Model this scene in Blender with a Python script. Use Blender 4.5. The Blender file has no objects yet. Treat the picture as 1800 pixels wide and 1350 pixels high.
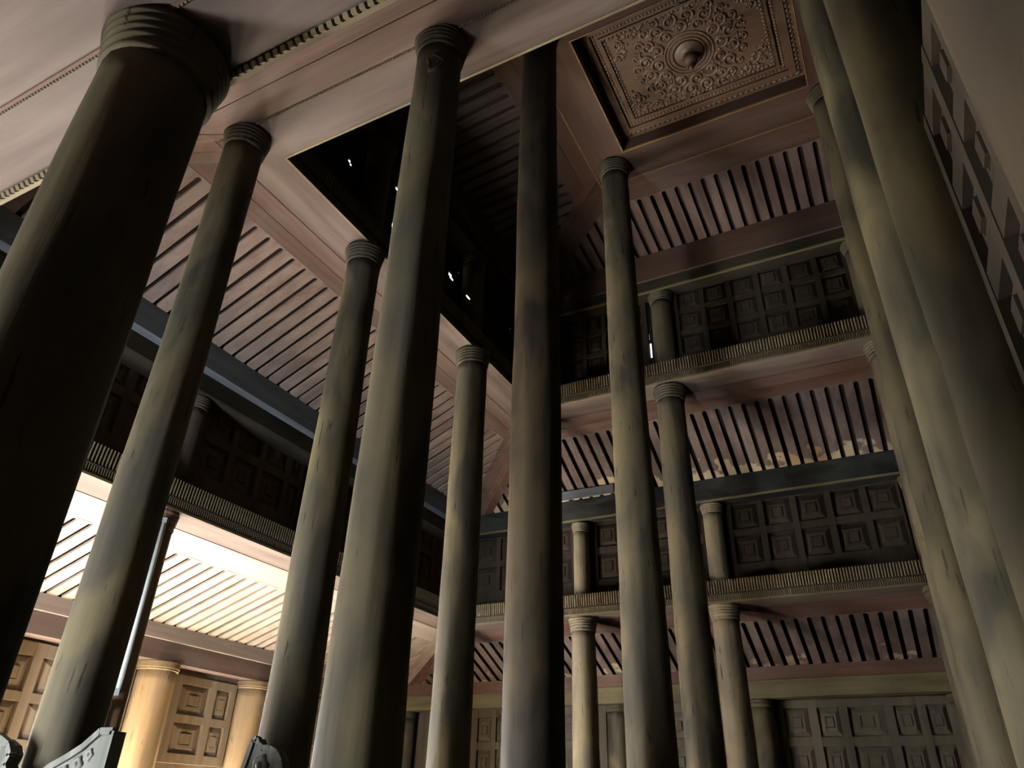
import bpy, bmesh, math, random
from mathutils import Vector, Matrix, noise

# ---------------------------------------------------------------- camera, light, exposure
U = 3.9            # one plan unit in metres (all plan numbers below are in units, heights above the eye)
EYE = 1.6
sc = bpy.context.scene
col = sc.collection
def P(x, y, h): return Vector((x * U, y * U, EYE + h * U))

cam_d = bpy.data.cameras.new('camera'); cam = bpy.data.objects.new('camera', cam_d); col.objects.link(cam)
sc.camera = cam
YAW, PIT, ROL, FPX = math.radians(28.0004), math.radians(30.4805), math.radians(1.656), 1276.68
cam_d.sensor_width = 36; cam_d.lens = FPX / 1800 * 36; cam_d.clip_start = 0.02; cam_d.clip_end = 200
fwd = Vector((-math.sin(YAW) * math.cos(PIT), math.cos(YAW) * math.cos(PIT), math.sin(PIT)))
rgt = Vector((math.cos(YAW), math.sin(YAW), 0)); upv = rgt.cross(fwd)
r2 = math.cos(ROL) * rgt + math.sin(ROL) * upv; u2 = -math.sin(ROL) * rgt + math.cos(ROL) * upv
cam.matrix_world = Matrix(((r2.x, u2.x, -fwd.x, 0), (r2.y, u2.y, -fwd.y, 0), (r2.z, u2.z, -fwd.z, EYE), (0, 0, 0, 1)))

sc.view_settings.view_transform = 'Standard'; sc.view_settings.look = 'None'
sc.view_settings.gamma = 1.0; sc.view_settings.use_curve_mapping = False
sc.view_settings.exposure = 0.0

world = bpy.data.worlds.new('sky'); sc.world = world; world.use_nodes = True
bg = world.node_tree.nodes['Background']; bg.inputs[0].default_value = (0.72, 0.84, 1.0, 1); bg.inputs[1].default_value = 3.0

sun_d = bpy.data.lights.new('sun', 'SUN'); sun = bpy.data.objects.new('sun', sun_d); col.objects.link(sun)
sun_d.energy = 3200.0; sun_d.angle = 0.01; sun_d.color = (1.0, 0.9, 0.74)
sun.rotation_euler = Vector((0.56, 0.20, -0.80)).to_track_quat('-Z', 'Y').to_euler()

# daylight entering by the open doors of the left wall and of the near wall (plan from, to ; strength)
DOOR_H0, DOOR_H1 = -0.40, 0.045
DOORS = [(0.30, 0.50, 0.25), (0.62, 0.84, 1.9), (1.00, 1.22, 1.9), (1.44, 1.60, 1.7)]
NEAR_DOORS = [(-1.15, -0.95, 1.35)]
DOOR_W = 530.0
def door_light(c, d, w, k, tint=(1.0, 0.96, 0.89)):
    ld = bpy.data.lights.new('door_daylight', 'AREA'); lo = bpy.data.objects.new('door_daylight', ld); col.objects.link(lo)
    ld.shape = 'RECTANGLE'; ld.size = w * U * 0.96; ld.size_y = (DOOR_H1 - DOOR_H0) * U * 0.96
    ld.energy = DOOR_W * k; ld.color = tint
    lo.location = c; lo.rotation_euler = Vector(d).to_track_quat('-Z', 'Z').to_euler()
HM = (DOOR_H0 + DOOR_H1) / 2
for y0, y1, k in DOORS: door_light(P(-1.745, (y0 + y1) / 2, HM), (1, 0, .12), y1 - y0, k)
for x0, x1, k in NEAR_DOORS: door_light(P((x0 + x1) / 2, -.255, HM), (0, 1, .2), x1 - x0, k, (0.94, 0.97, 1.0))

random.seed(7)
# ---------------------------------------------------------------- materials
ALB = 0.3          # overall darkness of the old timber
def wood(name, c1, c2, c3=None, axis='Z', rough=0.75, grain=1.0, bump=0.25, rnd=0.12, blotch=1.2, c3amt=0.5, spec=0.12, crack=0.0, peel=None):
    """weathered timber: two tones along the grain, patches of a third tone, slight change from piece to piece"""
    m = bpy.data.materials.new(name); m.use_nodes = True; nt = m.node_tree; n = nt.nodes; l = nt.links
    c1, c2 = [tuple(v * ALB for v in c) for c in (c1, c2)]; c3 = c3 and tuple(v * ALB for v in c3)
    b = n['Principled BSDF']; b.inputs['Roughness'].default_value = rough
    b.inputs['Specular IOR Level'].default_value = spec
    geo = n.new('ShaderNodeNewGeometry'); oi = n.new('ShaderNodeObjectInfo')
    mp = n.new('ShaderNodeMapping'); s = [14, 14, 14]; s['XYZ'.index(axis)] = 0.9
    mp.inputs['Scale'].default_value = s
    l.new(geo.outputs['Position'], mp.inputs['Vector'])
    add = n.new('ShaderNodeVectorMath'); add.operation = 'ADD'
    mul = n.new('ShaderNodeVectorMath'); mul.operation = 'SCALE'; mul.inputs['Scale'].default_value = 37.0
    comb = n.new('ShaderNodeCombineXYZ')
    for i in range(3): l.new(oi.outputs['Random'], comb.inputs[i])
    l.new(comb.outputs[0], mul.inputs[0]); l.new(mp.outputs[0], add.inputs[0]); l.new(mul.outputs[0], add.inputs[1])
    g = n.new('ShaderNodeTexNoise'); g.inputs['Scale'].default_value = grain; g.inputs['Detail'].default_value = 6; g.inputs['Roughness'].default_value = 0.6
    l.new(add.outputs[0], g.inputs['Vector'])
    r = n.new('ShaderNodeValToRGB'); r.color_ramp.elements[0].position = 0.36; r.color_ramp.elements[1].position = 0.66
    r.color_ramp.elements[0].color = (*c1, 1); r.color_ramp.elements[1].color = (*c2, 1)
    l.new(g.outputs['Fac'], r.inputs['Fac'])
    last = r.outputs['Color']
    if c3:
        k = n.new('ShaderNodeTexNoise'); k.inputs['Scale'].default_value = blotch; k.inputs['Detail'].default_value = 4; k.inputs['Distortion'].default_value = 0.6
        mp2 = n.new('ShaderNodeMapping'); s2 = [1.6, 1.6, 1.6]; s2['XYZ'.index(axis)] = 0.7; mp2.inputs['Scale'].default_value = s2
        l.new(geo.outputs['Position'], mp2.inputs['Vector']); l.new(mp2.outputs[0], k.inputs['Vector'])
        kr = n.new('ShaderNodeValToRGB'); kr.color_ramp.elements[0].position = 0.42; kr.color_ramp.elements[1].position = 0.64
        kr.color_ramp.elements[1].color = (c3amt,) * 3 + (1,); kr.color_ramp.elements[0].color = (0, 0, 0, 1)
        l.new(k.outputs['Fac'], kr.inputs['Fac'])
        mx = n.new('ShaderNodeMix'); mx.data_type = 'RGBA'
        l.new(kr.outputs['Color'], mx.inputs['Factor']); l.new(last, mx.inputs['A']); mx.inputs['B'].default_value = (*c3, 1)
        last = mx.outputs['Result']
    if crack:
        ck = n.new('ShaderNodeTexNoise'); ck.inputs['Scale'].default_value = 1.0; ck.inputs['Detail'].default_value = 3
        mp3 = n.new('ShaderNodeMapping'); s3 = [42, 42, 42]; s3['XYZ'.index(axis)] = 4.0; mp3.inputs['Scale'].default_value = s3
        l.new(geo.outputs['Position'], mp3.inputs['Vector']); l.new(mp3.outputs[0], ck.inputs['Vector'])
        cr = n.new('ShaderNodeValToRGB'); cr.color_ramp.elements[0].position = 0.66; cr.color_ramp.elements[1].position = 0.70
        cr.color_ramp.elements[1].color = (crack,) * 3 + (1,); cr.color_ramp.elements[0].color = (0, 0, 0, 1)
        l.new(ck.outputs['Fac'], cr.inputs['Fac'])
        mc = n.new('ShaderNodeMix'); mc.data_type = 'RGBA'; l.new(cr.outputs[0], mc.inputs['Factor']); l.new(last, mc.inputs['A']); mc.inputs['B'].default_value = (0.008, 0.006, 0.004, 1)
        last = mc.outputs['Result']
    if peel:
        sx = n.new('ShaderNodeSeparateXYZ'); l.new(geo.outputs['Position'], sx.inputs[0])
        pm = n.new('ShaderNodeMapRange'); pm.inputs['From Min'].default_value = peel[0]; pm.inputs['From Max'].default_value = peel[1]
        l.new(sx.outputs['Y'], pm.inputs['Value'])
        pn = n.new('ShaderNodeTexNoise'); pn.inputs['Scale'].default_value = 5.0; pn.inputs['Detail'].default_value = 5
        l.new(geo.outputs['Position'], pn.inputs['Vector'])
        pa = n.new('ShaderNodeMath'); pa.operation = 'MULTIPLY_ADD'; pa.inputs[1].default_value = 0.42; l.new(pm.outputs[0], pa.inputs[0]); l.new(pn.outputs['Fac'], pa.inputs[2])
        pr = n.new('ShaderNodeValToRGB'); pr.color_ramp.elements[0].position = 0.74; pr.color_ramp.elements[1].position = 0.80
        l.new(pa.outputs[0], pr.inputs['Fac'])
        pc = n.new('ShaderNodeValToRGB'); pc.color_ramp.elements[0].color = (0.17, 0.085, 0.03, 1); pc.color_ramp.elements[1].color = (0.23, 0.19, 0.125, 1)
        pc.color_ramp.elements[0].position = 0.3; pc.color_ramp.elements[1].position = 0.5
        pn2 = n.new('ShaderNodeTexNoise'); pn2.inputs['Scale'].default_value = 1.7; l.new(geo.outputs['Position'], pn2.inputs['Vector']); l.new(pn2.outputs['Fac'], pc.inputs['Fac'])
        mx2 = n.new('ShaderNodeMix'); mx2.data_type = 'RGBA'; l.new(pr.outputs[0], mx2.inputs['Factor']); l.new(last, mx2.inputs['A']); l.new(pc.outputs[0], mx2.inputs['B'])
        last = mx2.outputs['Result']
    hsv = n.new('ShaderNodeHueSaturation')
    mr = n.new('ShaderNodeMapRange'); mr.inputs['To Min'].default_value = 1 - rnd; mr.inputs['To Max'].default_value = 1 + rnd
    l.new(oi.outputs['Random'], mr.inputs['Value']); l.new(mr.outputs[0], hsv.inputs['Value']); l.new(last, hsv.inputs['Color'])
    l.new(hsv.outputs[0], b.inputs['Base Color'])
    bp = n.new('ShaderNodeBump'); bp.inputs['Strength'].default_value = bump; bp.inputs['Distance'].default_value = 0.01
    l.new(g.outputs['Fac'], bp.inputs['Height']); l.new(bp.outputs[0], b.inputs['Normal'])
    return m
def plain(name, c, rough=0.5, metal=0.0, emit=None):
    m = bpy.data.materials.new(name); m.use_nodes = True; nt = m.node_tree; b = nt.nodes['Principled BSDF']
    b.inputs['Roughness'].default_value = rough; b.inputs['Metallic'].default_value = metal
    t = nt.nodes.new('ShaderNodeTexNoise'); t.inputs['Scale'].default_value = 25
    r = nt.nodes.new('ShaderNodeValToRGB'); r.color_ramp.elements[0].color = tuple(v * 0.8 for v in c) + (1,); r.color_ramp.elements[1].color = (*c, 1)
    g = nt.nodes.new('ShaderNodeNewGeometry'); nt.links.new(g.outputs['Position'], t.inputs['Vector'])
    nt.links.new(t.outputs['Fac'], r.inputs['Fac']); nt.links.new(r.outputs[0], b.inputs['Base Color'])
    return m

M = {}
M['column'] = wood('column_wood', (0.055, 0.048, 0.034), (0.165, 0.147, 0.108), (0.245, 0.20, 0.108), 'Z', 0.7, 0.35, 0.5, 0.06, 2.2, 0.85, crack=0.8)
M['column_daylit'] = wood('daylit_column_wood', (0.20, 0.17, 0.12), (0.38, 0.33, 0.24), (0.46, 0.38, 0.22), 'Z', 0.75, 0.35, 0.5, 0.06, 2.2, 0.8, crack=0.8)  # paler column wood; the daylight on the far columns is in the colour
M['column_brown'] = wood('brown_column_wood', (0.075, 0.057, 0.040), (0.135, 0.106, 0.078), (0.16, 0.125, 0.068), 'Z', 0.7, 0.35, 0.4, 0.06, 2.2, 0.7, crack=0.8)
M['column_post'] = wood('reddish_post_wood', (0.26, 0.15, 0.09), (0.42, 0.27, 0.17), (0.36, 0.26, 0.17), 'Z', 0.7, 0.35, 0.4, 0.06, 2.2, 0.7, crack=0.8)  # brown lightened to stand for sunlight bounced off the floor onto the post
M['column_olive'] = wood('olive_column_wood', (0.045, 0.040, 0.026), (0.135, 0.120, 0.080), (0.20, 0.17, 0.088), 'Z', 0.7, 0.35, 0.5, 0.06, 2.2, 0.85, crack=0.8)
M['column_dark'] = wood('dark_column_wood', (0.022, 0.016, 0.011), (0.055, 0.042, 0.029), (0.13, 0.095, 0.05), 'Z', 0.65, 0.35, 0.5, 0.06, 2.2, 0.8, crack=0.8)  # darker copy of the column wood, used for one column
M['column_lit'] = wood('column_ochre', (0.62, 0.40, 0.19), (0.84, 0.60, 0.32), (0.46, 0.36, 0.24), 'Z', 0.75, 0.8, 0.4, 0.06, 1.6, 0.6, crack=0.8)  # ochre brightened; the warm light on the left wall columns is painted in
for a in 'XY':
    M['soffit' + a] = wood('soffit_wood_' + a, (0.165, 0.117, 0.096), (0.27, 0.207, 0.178), (0.31, 0.25, 0.216), a, 0.7, 0.7, 0.15, 0.05, 1.4, 0.6)
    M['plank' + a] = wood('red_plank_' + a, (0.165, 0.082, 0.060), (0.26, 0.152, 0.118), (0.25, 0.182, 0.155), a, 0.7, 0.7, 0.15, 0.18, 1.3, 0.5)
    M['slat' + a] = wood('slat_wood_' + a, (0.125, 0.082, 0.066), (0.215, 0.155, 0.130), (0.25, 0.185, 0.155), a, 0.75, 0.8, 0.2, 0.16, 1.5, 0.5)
    M['pinkslat' + a] = wood('pink_slat_wood_' + a, (0.30, 0.215, 0.185), (0.47, 0.36, 0.315), (0.52, 0.42, 0.36), a, 0.75, 0.8, 0.2, 0.14, 1.5, 0.5)  # pinkish wood, raised in tone to stand for daylight bounced from below
    M['pinkplank' + a] = wood('pink_plank_' + a, (0.25, 0.16, 0.13), (0.37, 0.26, 0.22), (0.42, 0.35, 0.315), a, 0.7, 0.7, 0.15, 0.16, 1.3, 0.5)  # pinkish planks with the same bounced light painted in
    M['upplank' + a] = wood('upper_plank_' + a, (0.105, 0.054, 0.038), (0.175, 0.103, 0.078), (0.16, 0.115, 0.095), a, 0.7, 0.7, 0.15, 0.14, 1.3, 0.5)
    M['litslat' + a] = wood('lit_slat_wood_' + a, (0.52, 0.43, 0.35), (0.80, 0.70, 0.60), (0.66, 0.50, 0.36), a, 0.75, 0.8, 0.2, 0.10, 1.5, 0.5)  # paler copy of the slat wood: strong daylight put into the colour
    M['litplank' + a] = wood('lit_plank_' + a, (0.56, 0.45, 0.38), (0.80, 0.68, 0.60), (0.70, 0.62, 0.56), a, 0.7, 0.7, 0.15, 0.08, 1.3, 0.5)  # plank colour lightened to stand for the bright light on the lower left
    M['deck' + a] = wood('deck_wood_' + a, (0.06, 0.04, 0.03), (0.12, 0.08, 0.06), None, a, 0.9, 0.8, 0.2, 0.05)
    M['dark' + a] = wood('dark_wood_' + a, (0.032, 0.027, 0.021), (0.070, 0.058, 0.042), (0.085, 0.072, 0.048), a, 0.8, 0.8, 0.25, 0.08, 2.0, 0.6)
    M['blue' + a] = wood('blue_grey_wood_' + a, (0.16, 0.18, 0.215), (0.28, 0.32, 0.375), (0.16, 0.16, 0.165), a, 0.75, 0.8, 0.2, 0.08, 2.0, 0.5)  # blue grey, lightened to paint in the sky's light on the left beam
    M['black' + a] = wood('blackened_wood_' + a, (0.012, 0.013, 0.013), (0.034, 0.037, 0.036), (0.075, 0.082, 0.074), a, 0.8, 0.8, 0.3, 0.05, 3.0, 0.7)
    M['dust' + a] = wood('dusty_yellow_wood_' + a, (0.22, 0.19, 0.10), (0.36, 0.32, 0.18), (0.17, 0.14, 0.10), a, 0.85, 0.8, 0.2, 0.05, 2.2, 0.6)
    M['rib' + a] = wood('rib_wood_' + a, (0.24, 0.19, 0.11), (0.40, 0.33, 0.20), (0.20, 0.17, 0.13), a, 0.75, 0.8, 0.2, 0.05, 2.0, 0.6)
M['peelY'] = wood('peeling_slat_wood', (0.18, 0.125, 0.105), (0.30, 0.225, 0.195), (0.35, 0.27, 0.23), 'Y', 0.75, 0.8, 0.2, 0.16, 1.5, 0.5, peel=(1.93 * U, 2.035 * U))
M['peellowY'] = wood('slightly_peeling_slat_wood', (0.18, 0.125, 0.105), (0.30, 0.225, 0.195), (0.35, 0.27, 0.23), 'Y', 0.75, 0.8, 0.2, 0.16, 1.5, 0.5, peel=(2.25 * U, 2.46 * U))
M['coffer'] = wood('coffer_wood', (0.042, 0.030, 0.019), (0.088, 0.064, 0.041), (0.080, 0.066, 0.048), 'Z', 0.8, 0.8, 0.3, 0.16, 1.6, 0.6)
M['coffer_brown'] = wood('brown_coffer_wood', (0.10, 0.066, 0.040), (0.19, 0.13, 0.082), (0.17, 0.13, 0.09), 'Z', 0.8, 0.8, 0.3, 0.16, 1.6, 0.6)
M['coffer_tan'] = wood('tan_coffer_wood', (0.48, 0.37, 0.25), (0.66, 0.53, 0.38), (0.56, 0.47, 0.35), 'Z', 0.8, 0.8, 0.3, 0.08, 1.6, 0.6)  # dusty tan with the wall's warm light put into the colour
M['coffer_grey'] = wood('grey_coffer_wood', (0.15, 0.125, 0.09), (0.25, 0.215, 0.16), (0.20, 0.18, 0.14), 'Z', 0.8, 0.8, 0.3, 0.10, 1.6, 0.6)
M['carve'] = wood('carved_wood', (0.11, 0.052, 0.029), (0.19, 0.105, 0.060), (0.24, 0.15, 0.082), 'X', 0.55, 1.2, 0.4, 0.08, 3.0, 0.6, 0.4)
M['gold'] = wood('worn_gilt', (0.32, 0.17, 0.05), (0.60, 0.38, 0.12), (0.22, 0.12, 0.06), 'X', 0.45, 1.2, 0.2, 0.05, 4.0, 0.8, 0.5)
M['floor'] = wood('floor_wood', (0.14, 0.11, 0.08), (0.22, 0.175, 0.125), None, 'Y', 0.6, 0.8, 0.2, 0.05)
M['grey_carve'] = wood('grey_green_carving', (0.17, 0.18, 0.155), (0.40, 0.41, 0.37), (0.28, 0.29, 0.26), 'Z', 0.7, 1.0, 0.3, 0.05, 5.0, 0.6)
M['metal'] = plain('grey_enamel', (0.17, 0.20, 0.205), 0.6)
M['glass'] = plain('tube_glass', (0.34, 0.38, 0.38), 0.45)
M['dark_knob'] = plain('dark_ceramic', (0.05, 0.03, 0.03), 0.4)
M['cable'] = plain('green_grey_conduit', (0.10, 0.14, 0.14), 0.6)

# ---------------------------------------------------------------- mesh helpers
class MB:
    def __init__(self): self.v = []; self.f = []
    def add(self, vs, fs):
        o = len(self.v); self.v += [tuple(p) for p in vs]; self.f += [tuple(i + o for i in f) for f in fs]
    def hexa(self, a, b):              # two quads a, b (4 points each) joined
        self.add(list(a) + list(b), [(3, 2, 1, 0), (4, 5, 6, 7), (0, 1, 5, 4), (1, 2, 6, 5), (2, 3, 7, 6), (3, 0, 4, 7)])
    def prism(self, poly, off):        # polygon (world points) extruded by a vector
        n = len(poly); off = Vector(off)
        self.add(list(poly) + [Vector(p) + off for p in poly],
                 [tuple(range(n - 1, -1, -1)), tuple(range(n, 2 * n))] + [(i, (i + 1) % n, n + (i + 1) % n, n + i) for i in range(n)])
    def sweep(self, A, B):             # two end profiles with the same count joined and capped
        n = len(A)
        self.add(list(A) + list(B), [tuple(range(n - 1, -1, -1)), tuple(range(n, 2 * n))] + [(i, (i + 1) % n, n + (i + 1) % n, n + i) for i in range(n)])
    def mesh(self, name, m, smooth=False):
        me = bpy.data.meshes.new(name); me.from_pydata(self.v, [], self.f)
        bm = bmesh.new(); bm.from_mesh(me); bmesh.ops.recalc_face_normals(bm, faces=bm.faces); bm.to_mesh(me); bm.free()
        if smooth:
            for p in me.polygons: p.use_smooth = True
        me.materials.append(m); return me
    def build(self, name, m, parent=None, smooth=False, kind=None):
        o = bpy.data.objects.new(name, self.mesh(name, m, smooth)); col.objects.link(o)
        if parent: o.parent = parent
        if kind: o['kind'] = kind
        return o
def tag(o, label=None, cat=None, group=None, kind=None):
    if label: o['label'] = label
    if cat: o['category'] = cat
    if group: o['group'] = group
    if kind: o['kind'] = kind
    return o
def empty(name, loc, label, cat, group=None):
    o = bpy.data.objects.new(name, None); col.objects.link(o); o.empty_display_size = 0.1
    o.location = loc; return tag(o, label, cat, group, 'thing')
def adopt(o, parent):                   # parent an object whose mesh is in world coordinates
    o.parent = parent; o.matrix_parent_inverse = Matrix.Translation(parent.location).inverted(); return o

# unit meshes shared by alike pieces
def unit_box(m):
    b = MB(); b.hexa([(-.5, -.5, -.5), (.5, -.5, -.5), (.5, .5, -.5), (-.5, .5, -.5)], [(-.5, -.5, .5), (.5, -.5, .5), (.5, .5, .5), (-.5, .5, .5)])
    return b.mesh('board', m)
def unit_coffer(m):
    # local x along the wall, local z up, local y towards the room (0 = back board, 1 = face of the rails)
    b = MB(); L = [(0.5, 0.5, 0.02), (0.47, 0.47, 0.05), (0.30, 0.30, 0.62), (0.20, 0.20, 0.62), (0.19, 0.19, 0.40), (0.17, 0.17, 0.40), (0.16, 0.16, 0.85)]
    vs = []
    for hx, hz, y in L: vs += [(-hx, y, -hz), (hx, y, -hz), (hx, y, hz), (-hx, y, hz)]
    fs = []
    for i in range(len(L) - 1):
        for k in range(4): fs.append((i * 4 + k, i * 4 + (k + 1) % 4, (i + 1) * 4 + (k + 1) % 4, (i + 1) * 4 + k))
    e = (len(L) - 1) * 4; fs.append((e, e + 1, e + 2, e + 3)); b.add(vs, fs)
    return b.mesh('coffer', m)
SHARED = {}
def shared(kind, mat):
    if (kind, mat) not in SHARED: SHARED[(kind, mat)] = (unit_box if kind == 'box' else unit_coffer)(M[mat])
    return SHARED[(kind, mat)]

# ---------------------------------------------------------------- plan of the hall
XR = 0.150                              # face of the right wall
R0 = dict(x=-0.425, n=0.890, f=1.333, h=1.48)
R1 = dict(x=-0.845, n=0.576, f=1.703, h=1.00)
R2 = dict(x=-1.277, n=0.195, f=2.063, h=0.50)
def SP(side, R, s, d, h):               # side frame: s along the wall, d outwards from the ring line
    if side == 'far': return P(s, R['f'] + d, h)
    if side == 'near': return P(s, R['n'] - d, h)
    return P(R['x'] - d, s, h)
def ends(side, R):
    if side == 'left': return (lambda d: R['n'] - d), (lambda d: R['f'] + d)
    return (lambda d: R['x'] - d), (lambda d: XR)
def ring_prism(mb, side, R, prof):      # mitred at the corners
    a, b = ends(side, R)
    mb.sweep([SP(side, R, a(d), d, h) for d, h in prof], [SP(side, R, b(d), d, h) for d, h in prof])
AX = {'far': 'X', 'near': 'X', 'left': 'Y'}
OUT = {'far': Vector((0, 1, 0)), 'near': Vector((0, -1, 0)), 'left': Vector((-1, 0, 0))}
ALONG = {'far': Vector((1, 0, 0)), 'near': Vector((1, 0, 0)), 'left': Vector((0, 1, 0))}

def clip(poly, a, b, c):                # keep a*s + b*t >= c
    out = []
    for i in range(len(poly)):
        p, q = poly[i], poly[(i + 1) % len(poly)]
        fp, fq = a * p[0] + b * p[1] - c, a * q[0] + b * q[1] - c
        if fp >= 0: out.append(p)
        if fp * fq < 0:
            k = fp / (fp - fq); out.append((p[0] + k * (q[0] - p[0]), p[1] + k * (q[1] - p[1])))
    return out
def area(poly): return abs(sum(poly[i][0] * poly[(i + 1) % len(poly)][1] - poly[(i + 1) % len(poly)][0] * poly[i][1] for i in range(len(poly)))) / 2

PITCH = 0.0354
def slope(name, label, side, Rin, din, hin, outer, hout, t0, s_lo, s_hi, mats=('plank', 'slat'), both=True, slotw=0.0062):
    """a sloping ceiling: planks along the inner beam, slats down the slope with open slots, hip boards at the corners.
    outer = dict(x, n, f) of the lower edge"""
    a0, b0 = ends(side, Rin); a0, b0 = a0(din), b0(din)
    ax = AX[side]; cross = 'Y' if ax == 'X' else 'X'
    if side == 'left': a1, b1 = outer['n'], outer['f']; o_in, o_out = Rin['x'] - din, outer['x']
    elif side == 'far': a1, b1 = outer['x'], XR; o_in, o_out = Rin['f'] + din, outer['f']
    else: a1, b1 = outer['x'], XR; o_in, o_out = Rin['n'] - din, outer['n']
    def pt(s, t):
        o = o_in + (o_out - o_in) * t; h = hin + (hout - hin) * t
        return P(o, s, h) if side == 'left' else P(s, o, h)
    e1 = pt(0, 1) - pt(0, 0); e2 = ALONG[side] * U; nrm = e1.cross(e2); nrm.normalize()
    if nrm.z < 0: nrm = -nrm
    ln = e1.length / U
    deck = MB(); q = [pt(a0 - (a1 - a0) * .12, -.12), pt(b0 - (b1 - b0) * .12, -.12), pt(b1 + (b1 - b0) * .16, 1.16), pt(a1 + (a1 - a0) * .16, 1.16)]
    deck.prism([p + nrm * 0.05 for p in q], nrm * 0.03)
    root = deck.build(name, M['deck' + cross]); tag(root, label, kind='structure')
    TH = 0.022
    # hip clipping: s >= a0 + (a1-a0)*t + w   and   s <= b0 + (b1-b0)*t - w
    def cl(poly, wlo, whi):
        poly = clip(poly, 1, -(a1 - a0), a0 + wlo)
        if side == 'left': poly = clip(poly, -1, (b1 - b0), -(b0 - whi)) if len(poly) > 2 else poly
        else: poly = clip(poly, -1, 0, -XR) if len(poly) > 2 else poly
        return poly
    def put(nm, poly, m, lift=0.0, th=TH):
        if len(poly) < 3 or area(poly) < 2e-6: return
        cl_ = []
        for p in poly:
            if not cl_ or (abs(p[0] - cl_[-1][0]) + abs(p[1] - cl_[-1][1]) > 1e-6): cl_.append(p)
        b = MB(); b.prism([pt(*p) + nrm * lift for p in cl_], nrm * th); return b.build(nm, m, root)
    HW = 0.030
    big = [(-9, 0), (9, 0), (9, 1), (-9, 1)]
    # long planks beside the beam
    for k in range(2):
        ta, tb = t0 * k / 2 + (0.004 if k else 0), t0 * (k + 1) / 2
        put('plank', cl([(-9, ta), (9, ta), (9, tb), (-9, tb)], 2 * HW, 2 * HW), M[mats[0] + ax], lift=0.004 * k)
    # hip boards
    for k in range(2):
        p = clip(big, 1, -(a1 - a0), a0 + HW * k + (0.0012 if k else 0)); p = clip(p, -1, (a1 - a0), -(a0 + HW * (k + 1)))
        put('hip_board', p, M[mats[0] + cross], lift=0.003 * k)
        if side == 'left':
            p = clip(big, -1, (b1 - b0), -(b0 - HW * k - (0.0012 if k else 0))); p = clip(p, 1, -(b1 - b0), b0 - HW * (k + 1))
            put('hip_board', p, M[mats[0] + cross], lift=0.003 * k)
    # slats: slot centres at -0.0045 + k*PITCH along the wall
    base = -0.0045 if side != 'left' else 0.712
    k0 = math.floor((s_lo - base) / PITCH); k1 = math.ceil((s_hi - base) / PITCH)
    for k in range(k0, k1 + 1):
        cL, cR = base + k * PITCH, base + (k + 1) * PITCH
        w = slotw * random.uniform(0.85, 1.1); w2 = slotw * random.uniform(0.85, 1.1)
        tc = t0 + (slotw + 0.004) / ln; poly = [(cL, t0 + 0.001), (cR, t0 + 0.001)]
        for i in range(4):
            th = math.pi / 2 * i / 3; poly.append((cR - w2 * math.sin(th), tc - slotw * math.cos(th) / ln))
        tb = 1.0
        poly += [(cR - w2 * random.uniform(0.9, 1.1), tb), (cL + w * random.uniform(0.9, 1.1), tb)]
        for i in range(3, -1, -1):
            th = math.pi / 2 * i / 3; poly.append((cL + w * math.sin(th), tc - slotw * math.cos(th) / ln))
        put('slat', cl(poly, 2 * HW, 2 * HW), M[mats[1] + cross], lift=random.uniform(0.001, 0.006))
    return root

def ribs(mb, side, R, d0, h0, h1, pitch, rad, lean=0.0, top_round=True):
    """a row of upright half-round ribs"""
    a, b = ends(side, R); s = a(d0) + pitch / 2; end = b(d0)
    while s < end:
        j = random.uniform(-0.04, 0.04) * pitch
        A = []; B = []
        for k in range(5):
            th = math.pi * k / 4; A.append((s + j - rad * math.cos(th), d0 - rad * math.sin(th) * 1.5))
        lo = [SP(side, R, x, d, h0) for x, d in A]; hi = [SP(side, R, x, d - lean, h1 - (0 if 0 < i < 4 else rad)) for i, (x, d) in enumerate(A)]
        mb.add(lo + hi, [(i, i + 1, 5 + i + 1, 5 + i) for i in range(4)] + [(4, 3, 2, 1, 0), (5, 6, 7, 8, 9)])
        s += pitch

def beads(mb, side, R, d0, h0, pitch, rad, s_lo, s_hi):
    s = s_lo
    while s < s_hi:
        c = SP(side, R, s, d0, h0); al = ALONG[side] * pitch * U * 0.52; ou = OUT[side] * rad * U; dn = Vector((0, 0, -rad * U))
        ring = [c + ou, c + dn, c - ou, c - dn]
        mb.add([c - al * 1.0] + [c - al * .55 + (p - c) * .9 for p in ring] + [c + al * .55 + (p - c) * .9 for p in ring] + [c + al],
               [(0, i + 1, (i + 1) % 4 + 1) for i in range(4)] + [(i + 1, 5 + i, 5 + (i + 1) % 4, (i + 1) % 4 + 1) for i in range(4)] + [(9, 5 + (i + 1) % 4, 5 + i) for i in range(4)])
        s += pitch

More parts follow.
